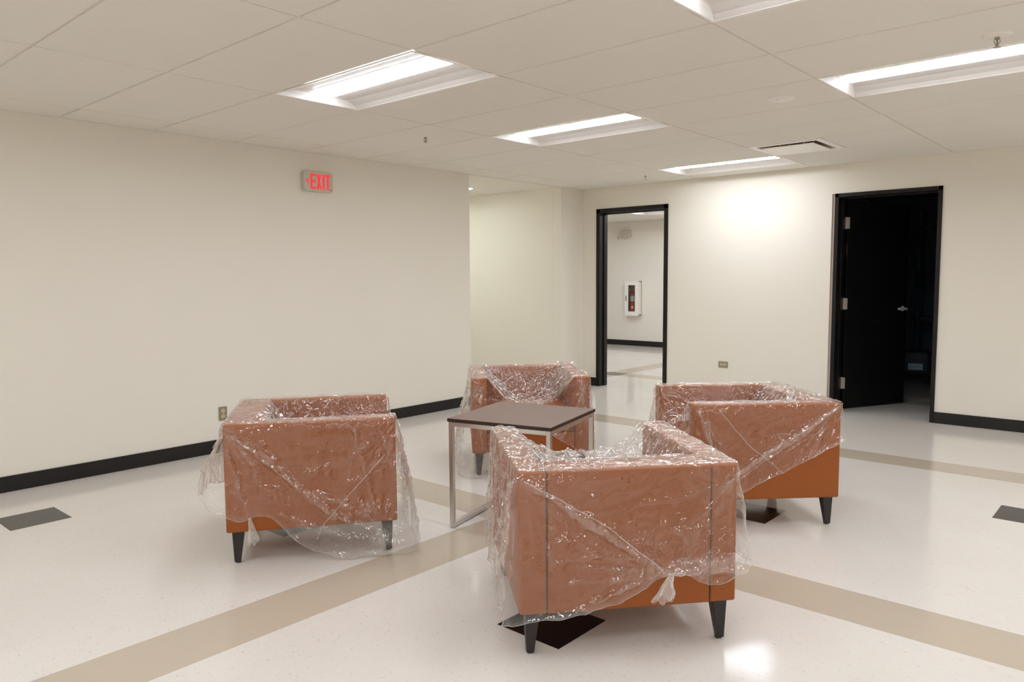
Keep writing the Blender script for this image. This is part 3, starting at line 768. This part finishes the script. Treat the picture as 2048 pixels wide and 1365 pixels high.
def make_cover(key, spec):
    x0, y0, a0 = PLACES[key]; seed = spec['seed']
    root = thing('plastic_cover', spec['label'], 'plastic cover', (x0, y0, 0), math.radians(a0), 'clear plastic covers on the armchairs')
    K, Mv = 56, 58
    rnd = random.Random(int(seed*100)); rid = list(spec.get('ridges', ()))
    for (sd, c0, z0, a0_, a1_, n_, l0, l1, hh) in spec.get('fans', ()):
        for k in range(n_):
            a = math.radians(a0_+(a1_-a0_)*(k+rnd.uniform(.15, .85))/n_); L = rnd.uniform(l0, l1); s0 = rnd.uniform(.01, .3)*L; bend = rnd.uniform(-.12, .12)
            p0 = (c0+math.cos(a)*s0, z0+math.sin(a)*s0); p1 = (c0+math.cos(a+bend)*L*.6, z0+math.sin(a+bend)*L*.6); p2 = (c0+math.cos(a+bend*2.2)*L, z0+math.sin(a+bend*2.2)*L)
            h_ = hh*rnd.uniform(.8, 2.0); w_ = rnd.uniform(.0045, .010)
            rid.append((sd, *p0, *p1, h_, w_)); rid.append((sd, *p1, *p2, h_*.7, w_))
    fw_ = spec.get('fold', 1.0); tg = [0.0]
    def top_z(x, y):
        e = .0045+.004*ridged(Vector((x*5+seed, y*5, 3)))**2+.0035*ridged(Vector((x*17, y*17+seed, 9)))**2
        d = cavity_drop(x, y, spec['depth'], spec['dk'])
        z = CZT+e-d; tg[0] = 0
        if d > 0:
            q = min(1, d/.12)
            cx_, sgn = -CD/2+BT, (1 if y > 0 else -1)
            th = math.atan2(x-cx_+.02, (CW/2-AT)-abs(y)+.02)
            rr = math.hypot(x-cx_, CW/2-AT-abs(y))
            z += q*(.020*ridged(Vector((th*5.5, sgn*3+seed, rr*1.3)))**3+.012*ridged(Vector((x*8+seed, y*8, 1)))**2+.006*ridged(Vector((x*22, y*22+seed, 2)))**2)
            if x > .30: z -= .02*smooth01((x-.30)/.1)*0
        for (ax, ay, bx, by, hgt, wid) in spec.get('top_ridges', ()):
            A = Vector((ax, ay)); B = Vector((bx, by)); P_ = Vector((x, y)); t = max(0, min(1, (P_-A).dot(B-A)/(B-A).length_squared))
            dd = (P_-(A+(B-A)*t)).length; g = math.exp(-(dd/wid)**2); z += hgt*g; tg[0] += min(.5, 25*hgt)*g
        return z
    bm = bmesh.new(); grid = []; gath_now = [0.0, 0.0]; GA = []; CA = []
    N = len(PER)
    for k in range(K+1):
        r = k/K
        r = max(r, .004)
        row = []
        for p, n, s in PER:
            q = p*r; row.append(Vector((q.x, q.y, top_z(q.x, q.y)))); GA.append(min(1, spec.get('topg', .22)*max(0, noise.noise(Vector((q.x*6, q.y*6, seed))))+tg[0]+sum(am*math.exp(-((q.x-bx)/rx)**2-((q.y-by)/ry)**2) for bx, by, rx, ry, am in spec.get('blobs', ())))); CA.append(.35 if cavity_drop(q.x, q.y, 1, .1) == 0 else .75)
        grid.append(row)
    def outset(p, n, side, z, ztop, hem, flare, u):
        t = max(0, ztop-z); depth = max(.05, ztop-hem); tt = t/depth
        sc = side_coord(p, side)
        base = .003+flare*(smooth01(min(1, tt*1.15))**.9)
        gsum = .55*math.exp(-((z-hem)/.018)**2)*(.4+.6*abs(noise.noise(Vector((u*5, seed, 3)))))
        warp = noise.noise(Vector((u*1.7+seed, z*2, 5)))*.25
        f = ridged(Vector((u*3.1+warp*3+seed, z*1.1, 0)))**2*.014*tt+ridged(Vector((u*8.5+warp*5, z*2.4+seed, 1)))**2*.009*(tt**.7)
        f += ridged(Vector((u*6+z*9+seed, z*7-u*3, 2)))**4*.006+ridged(Vector((u*21, z*19, seed)))**3*.0028
        o_ = base+f*fw_*(1+flare*6)
        for (sd, c0, z0, c1, z1, hgt, wid) in rid:
            if sd != side: continue
            A = Vector((c0, z0)); B = Vector((c1, z1)); P_ = Vector((sc, z)); tq = max(0, min(1, (P_-A).dot(B-A)/(B-A).length_squared))
            dd = (P_-(A+(B-A)*tq)).length; g = math.exp(-(dd/wid)**2); o_ += hgt*g; gsum += 60*hgt*g*(.75+.6*noise.noise(Vector((sc*9, z*9, seed))))
        for (sd, c0, z0, c1, z1, wid, am) in spec.get('bands', ()):
            if sd != side: continue
            A = Vector((c0, z0)); B = Vector((c1, z1)); P_ = Vector((sc, z)); tq = max(0, min(1, (P_-A).dot(B-A)/(B-A).length_squared))
            dd = (P_-(A+(B-A)*tq)).length; gsum += am*math.exp(-(dd/wid)**4)
        gath_now[0] = max(0, min(1, gsum))
        cr_ = 0
        for (sd, c0, z0, rx, rz, am) in spec.get('spots', ()):
            if sd == side: cr_ += am*math.exp(-((sc-c0)/rx)**2-((z-z0)/rz)**2)
        gath_now[1] = min(1, cr_)
        return o_
    ulen = [0]
    for i in range(1, N): ulen.append(ulen[-1]+(PER[i][0]-PER[i-1][0]).length)
    hems = []
    for p, n, s in PER:
        hem, fl = lerp_tab(spec[s], side_coord(p, s)); hems.append([hem, fl])
    # soften the table steps around the loop
    for _ in range(6):
        hems = [[(hems[i-1][c]+2*hems[i][c]+hems[(i+1) % N][c])/4 for c in (0, 1)] for i in range(N)]
    ztops = [grid[-1][i].z for i in range(N)]
    fronth = [spec.get('front_raise', 0)]
    for m in range(1, Mv+1):
        row = []
        for i, (p, n, s) in enumerate(PER):
            hem, fl = hems[i]; zt_ = ztops[i]-.002
            hem = min(hem, zt_-.06)
            hem_ = max(.006, hem+.012*noise.noise(Vector((ulen[i]*7, seed, 4))))
            t = (m/Mv)
            z = zt_+(hem_-zt_)*t
            o_ = outset(p, n, s, z, CZT, hem, fl, ulen[i])*min(1, .35+m/5)
            row.append(Vector((p.x+n.x*o_, p.y+n.y*o_, z))); GA.append(gath_now[0]); CA.append(gath_now[1])
        grid.append(row)
    vs = [[bm.verts.new(c) for c in row] for row in grid]
    for a, b in zip(vs, vs[1:]):
        for i in range(N):
            j = (i+1) % N; bm.faces.new((a[i], a[j], b[j], b[i]))
    bm.faces.new(vs[0])
    sheet = obj('sheet', bm, 'film', root, smooth=True)
    at = sheet.data.attributes.new('gather', 'FLOAT', 'POINT'); at.data.foreach_set('value', GA)
    at = sheet.data.attributes.new('crumple', 'FLOAT', 'POINT'); at.data.foreach_set('value', CA)
    # rolled hem
    bm = bmesh.new()
    rr = [(.0010+.0042*max(0, noise.noise(Vector((u*7, seed, 7)))))*spec.get('hem_r', 1) for u in ulen]
    tube(bm, [v for v in grid[-1]], rr, 5, closed=True)
    hemo = obj('hem', bm, 'film_thick', root, smooth=True); hemo['label'] = 'whiter gathered edge of the plastic'
    # weld seams: thin ribbons on the sheet
    def on_sheet(side, c, z):
        best = min((i for i in range(N) if PER[i][2] == side), key=lambda i: abs(side_coord(PER[i][0], side)-c))
        col = [grid[r][best] for r in range(K, len(grid))]
        v_ = min(col, key=lambda q: abs(q.z-z)); n = PER[best][1]
        return Vector((v_.x+n.x*.0025, v_.y+n.y*.0025, v_.z))
    for sd, pts in spec.get('welds', ()):
        bm = bmesh.new(); P = []
        for (c0, z0), (c1, z1) in zip(pts, pts[1:]):
            for k in range(24): t = k/24; P.append(on_sheet(sd, c0+(c1-c0)*t, z0+(z1-z0)*t))
        P.append(on_sheet(sd, *pts[-1]))
        P = [(P[max(0, i-2)]+P[max(0, i-1)]+P[i]+P[min(len(P)-1, i+1)]+P[min(len(P)-1, i+2)])/5 for i in range(len(P))]
        tube(bm, P, .0021, 5)
        obj('weld_seam', bm, 'film_seam', root, smooth=True)
    # knotted tails hanging from the hem
    for (sd, c, z, ln, wd, lean) in spec.get('tails', ()):
        b0 = on_sheet(sd, c, z); n = next(PER[i][1] for i in range(N) if PER[i][2] == sd)
        bm = bmesh.new(); n3 = Vector((n.x, n.y, 0)); tan = Vector((-n.y, n.x, 0)); rows = []
        for k in range(22):
            t = k/21; rad = wd*(.32+.9*math.sin(min(1, t*1.05)*math.pi*.62)*(.35+t)) if t > .12 else wd*(.5-1.5*t)
            cpt = b0+n3*(.014+.012*t)+Vector((0, 0, .01-ln*t))+tan*lean*t
            ring = []
            for q in range(20):
                a = 2*math.pi*q/20; w_ = 1+.45*noise.noise(Vector((math.cos(a)*2.2, math.sin(a)*2.2, t*3+seed)))+.25*math.cos(a*5+t*3)
                ring.append(bm.verts.new(cpt+tan*(math.cos(a)*rad*w_)+n3*(math.sin(a)*rad*.42*w_)+Vector((0, 0, .012*math.sin(a*3)*t))))
            rows.append(ring)
        for a, b in zip(rows, rows[1:]):
            for q in range(20): bm.faces.new((a[q], a[(q+1) % 20], b[(q+1) % 20], b[q]))
        bm.faces.new(rows[0])
        o = obj('knotted_tail', bm, 'film_thick', root, smooth=True); o['label'] = 'bunched knot of plastic hanging from the hem'
    return root

# tables: (coordinate along the side, hem height, flare at the hem)
SPEC = {
 'F': dict(seed=11.3, depth=.62, dk=.085, blobs=[(.1, .35, .35, .06, .55), (-.33, .0, .05, .3, .18), (-.33, .33, .08, .08, .3)],
    fans=[('back', .13, .305, 152, 208, 10, .15, .50, .0035), ('back', -.39, .65, -80, -28, 7, .2, .5, .0035), ('back', .39, .64, 200, 262, 6, .15, .4, .003), ('back', .14, .30, -12, 30, 7, .1, .28, .005), ('left', -.38, .64, -95, -40, 10, .3, .6, .006), ('left', .2, .64, 200, 280, 8, .3, .6, .005)],
    spots=[('back', .07, .39, .07, .05, .9), ('back', .2, .44, .05, .03, .9), ('back', .30, .38, .06, .05, .6), ('back', -.25, .62, .12, .05, .5), ('back', .25, .29, .2, .04, .8), ('left', .0, .35, .5, .4, .5)], label='clear plastic cover on the nearest armchair, knotted at the back',
    back=[(-.41, .135, .010), (-.33, .150, .006), (-.15, .160, .006), (-.05, .185, .006), (.06, .245, .006), (.135, .300, .008), (.20, .285, .012), (.27, .245, .016), (.34, .235, .018), (.39, .27, .016), (.41, .30, .02)],
    left=[(-.41, .13, .012), (-.35, .10, .030), (-.2, .085, .034), (.0, .12, .026), (.41, .16, .02)],
    front=[(-.41, .16, .05), (-.3, .2, .03), (.3, .2, .04), (.41, .2, .05)],
    right=[(-.41, .30, .03), (-.33, .28, .055), (0, .25, .05), (.3, .22, .05), (.41, .2, .05)],
    ridges=[('back', -.39, .655, .12, .30, .012, .012), ('back', -.39, .64, .11, .285, .006, .010), ('back', -.20, .335, .12, .29, .006, .006),
            ('back', -.27, .27, .12, .285, .006, .006), ('back', -.15, .20, .12, .28, .006, .006), ('back', .14, .30, .40, .335, .014, .016), ('back', .14, .30, .40, .29, .014, .014),
            ('back', .02, .44, .10, .36, .006, .006), ('back', .0, .42, .08, .36, .005, .005), ('back', .04, .45, .12, .37, .005, .005), ('back', .16, .45, .20, .40, .006, .008), ('back', .28, .47, .31, .44, .005, .007),
            ('left', -.39, .64, .0, .20, .010, .012), ('left', -.38, .64, -.2, .12, .012, .010), ('left', -.38, .62, -.32, .14, .010, .010)],
    top_ridges=[(-.24, .30, .38, .37, .012, .02), (-.28, .25, -.36, .34, .010, .012), (-.3, .22, -.25, .38, .010, .012)],
    bands=[('back', .15, .305, .40, .315, .028, .5), ('back', -.39, .13, -.1, .175, .012, .3)], tails=[('back', .128, .300, .092, .023, -.035)], welds=[('back', [(-.39, .652), (-.12, .49), (.115, .305)])]),
 'L': dict(seed=4.7, depth=.86, dk=.10, blobs=[(-.3, -.2, .08, .3, .15)],
    fans=[('right', -.39, .65, -85, -25, 8, .2, .55, .0035), ('right', .39, .645, 200, 268, 8, .2, .5, .004), ('right', .40, .06, 140, 178, 9, .2, .5, .005), ('front', .35, .64, 230, 300, 6, .3, .6, .005), ('back', .2, .64, 230, 300, 8, .3, .5, .005)],
    spots=[('right', -.22, .52, .05, .05, .8), ('right', .0, .42, .06, .04, .8), ('right', .05, .28, .06, .04, .6), ('right', .25, .22, .12, .05, .8), ('right', -.2, .3, .1, .04, .5), ('right', .1, .64, .3, .03, .6), ('front', 0, .3, .5, .4, .5), ('back', 0, .4, .5, .4, .5)], label='clear plastic cover on the left armchair, sagging to the floor',
    right=[(-.41, .27, .03), (-.36, .225, .012), (-.31, .215, .010), (-.285, .238, .008), (-.20, .23, .006), (-.155, .185, .008), (-.08, .10, .012), (.0, .045, .018), (.14, .012, .022), (.41, .012, .05)],
    front=[(-.41, .012, .06), (.0, .012, .075), (.36, .02, .085), (.41, .012, .08)],
    left=[(-.41, .20, .05), (.0, .12, .05), (.41, .02, .06)],
    back=[(-.41, .22, .06), (.0, .30, .08), (.2, .36, .09), (.3, .31, .105), (.36, .35, .10), (.39, .30, .07), (.41, .27, .04)],
    ridges=[('right', -.36, .63, .10, .20, .012, .010), ('right', -.30, .60, .12, .21, .006, .008), ('right', -.38, .55, -.30, .25, .008, .01), ('right', .12, .20, .38, .11, .008, .008), ('right', .02, .33, .36, .14, .008, .007), ('right', .05, .25, .38, .07, .008, .007),
            ('right', -.16, .24, .30, .05, .006, .007), ('right', .20, .62, .30, .20, .007, .012), ('right', .22, .64, .14, .25, .005, .008), ('right', .33, .62, .385, .40, .012, .008), ('right', -.36, .36, -.30, .30, .006, .008)],
    top_ridges=[(-.25, -.30, -.12, -.12, .02, .02), (-.25, -.29, .1, -.2, .015, .015)],
    tails=[('right', -.30, .225, .12, .018, .01)], bands=[('right', .02, .10, .40, .08, .06, .22)], welds=[('right', [(.345, .50), (.20, .35), (.04, .17), (.015, .11)])]),
 'R': dict(seed=8.1, depth=.72, dk=.11, blobs=[(-.33, .1, .06, .25, .3), (-.2, .1, .1, .12, .3)],
    fans=[('left', -.38, .655, -60, -26, 7, .3, .6, .004), ('left', .38, .65, 222, 262, 6, .15, .4, .004), ('front', -.36, .64, 240, 300, 6, .2, .5, .005), ('front', .3, .5, 200, 300, 6, .2, .4, .005)],
    spots=[('left', -.2, .5, .1, .05, .7), ('left', .1, .64, .4, .03, .5), ('front', 0, .4, .5, .3, .6)], label='clear plastic cover pulled diagonally across the right armchair',
    left=[(-.41, .485, .012), (-.30, .42, .008), (-.134, .336, .006), (.09, .227, .006), (.41, .07, .014)],
    front=[(-.41, .08, .03), (-.2, .2, .03), (.2, .25, .04), (.41, .18, .05)],
    right=[(-.41, .47, .02), (.0, .35, .03), (.41, .18, .04)],
    back=[(-.41, .485, .012), (.0, .50, .015), (.41, .47, .02)],
    ridges=[('left', -.37, .655, .40, .17, .016, .010), ('left', -.28, .59, .40, .145, .012, .008), ('left', -.20, .52, .40, .12, .010, .007), ('left', -.32, .56, -.10, .42, .008, .005), ('left', -.39, .47, -.20, .37, .008, .008),
            ('left', .38, .64, .31, .45, .014, .012)],
    top_ridges=[(-.24, .28, .0, .12, .03, .02), (-.24, .26, -.02, .05, .03, .018), (-.26, .24, .05, .2, .02, .012), (-.3, -.1, -.22, .3, .014, .02)],
    bands=[('left', -.36, .64, .40, .165, .018, .45), ('left', -.28, .57, .40, .12, .010, .3)], welds=[('left', [(.28, .655), (.10, .45), (-.03, .35), (-.08, .30)]), ('left', [(.33, .65), (.32, .5), (.3, .42)])]),
 'B': dict(seed=2.2, depth=.98, dk=.115, blobs=[(-.1, -.2, .15, .12, .3), (-.1, .2, .15, .12, .3), (.1, -.36, .3, .05, .3), (-.15, 0, .06, .25, .4)],
    fans=[('front', -.36, .64, 240, 300, 8, .2, .5, .006), ('front', .36, .64, 240, 300, 8, .2, .5, .006), ('right', .2, .64, 230, 300, 8, .2, .6, .005)],
    spots=[('front', -.36, .4, .08, .3, .8), ('front', .36, .4, .08, .3, .9), ('right', 0, .3, .5, .4, .6), ('left', 0, .3, .5, .4, .6)], label='clear plastic cover bunched over the armchair behind the table',
    front=[(-.41, .10, .03), (-.34, .12, .02), (-.28, .20, .015), (-.1, .30, .01), (.1, .30, .01), (.27, .12, .02), (.34, .02, .03), (.41, .012, .045)],
    right=[(-.41, .02, .08), (.0, .02, .10), (.41, .012, .06)],
    left=[(-.41, .15, .04), (.0, .12, .04), (.41, .10, .03)],
    back=[(-.41, .15, .04), (.41, .02, .07)],
    ridges=[('front', .38, .62, .33, .2, .012, .01), ('front', .33, .6, .37, .3, .01, .008), ('front', -.33, .64, -.38, .3, .014, .012), ('front', -.36, .62, -.30, .35, .01, .008), ('front', -.33, .45, -.2, .25, .01, .01)],
    top_ridges=[(-.22, -.28, .1, -.12, .035, .018), (-.20, -.30, .2, -.22, .03, .015), (-.22, .28, .05, .1, .035, .018), (-.2, .3, .18, .2, .03, .015), (-.3, -.2, -.3, .2, .006, .02), (-.34, .28, -.3, .4, .02, .02)],
    welds=[('front', [(-.36, .62), (-.31, .48), (-.33, .35)])]),
}
for k in 'FLRB': make_cover(k, SPEC[k])
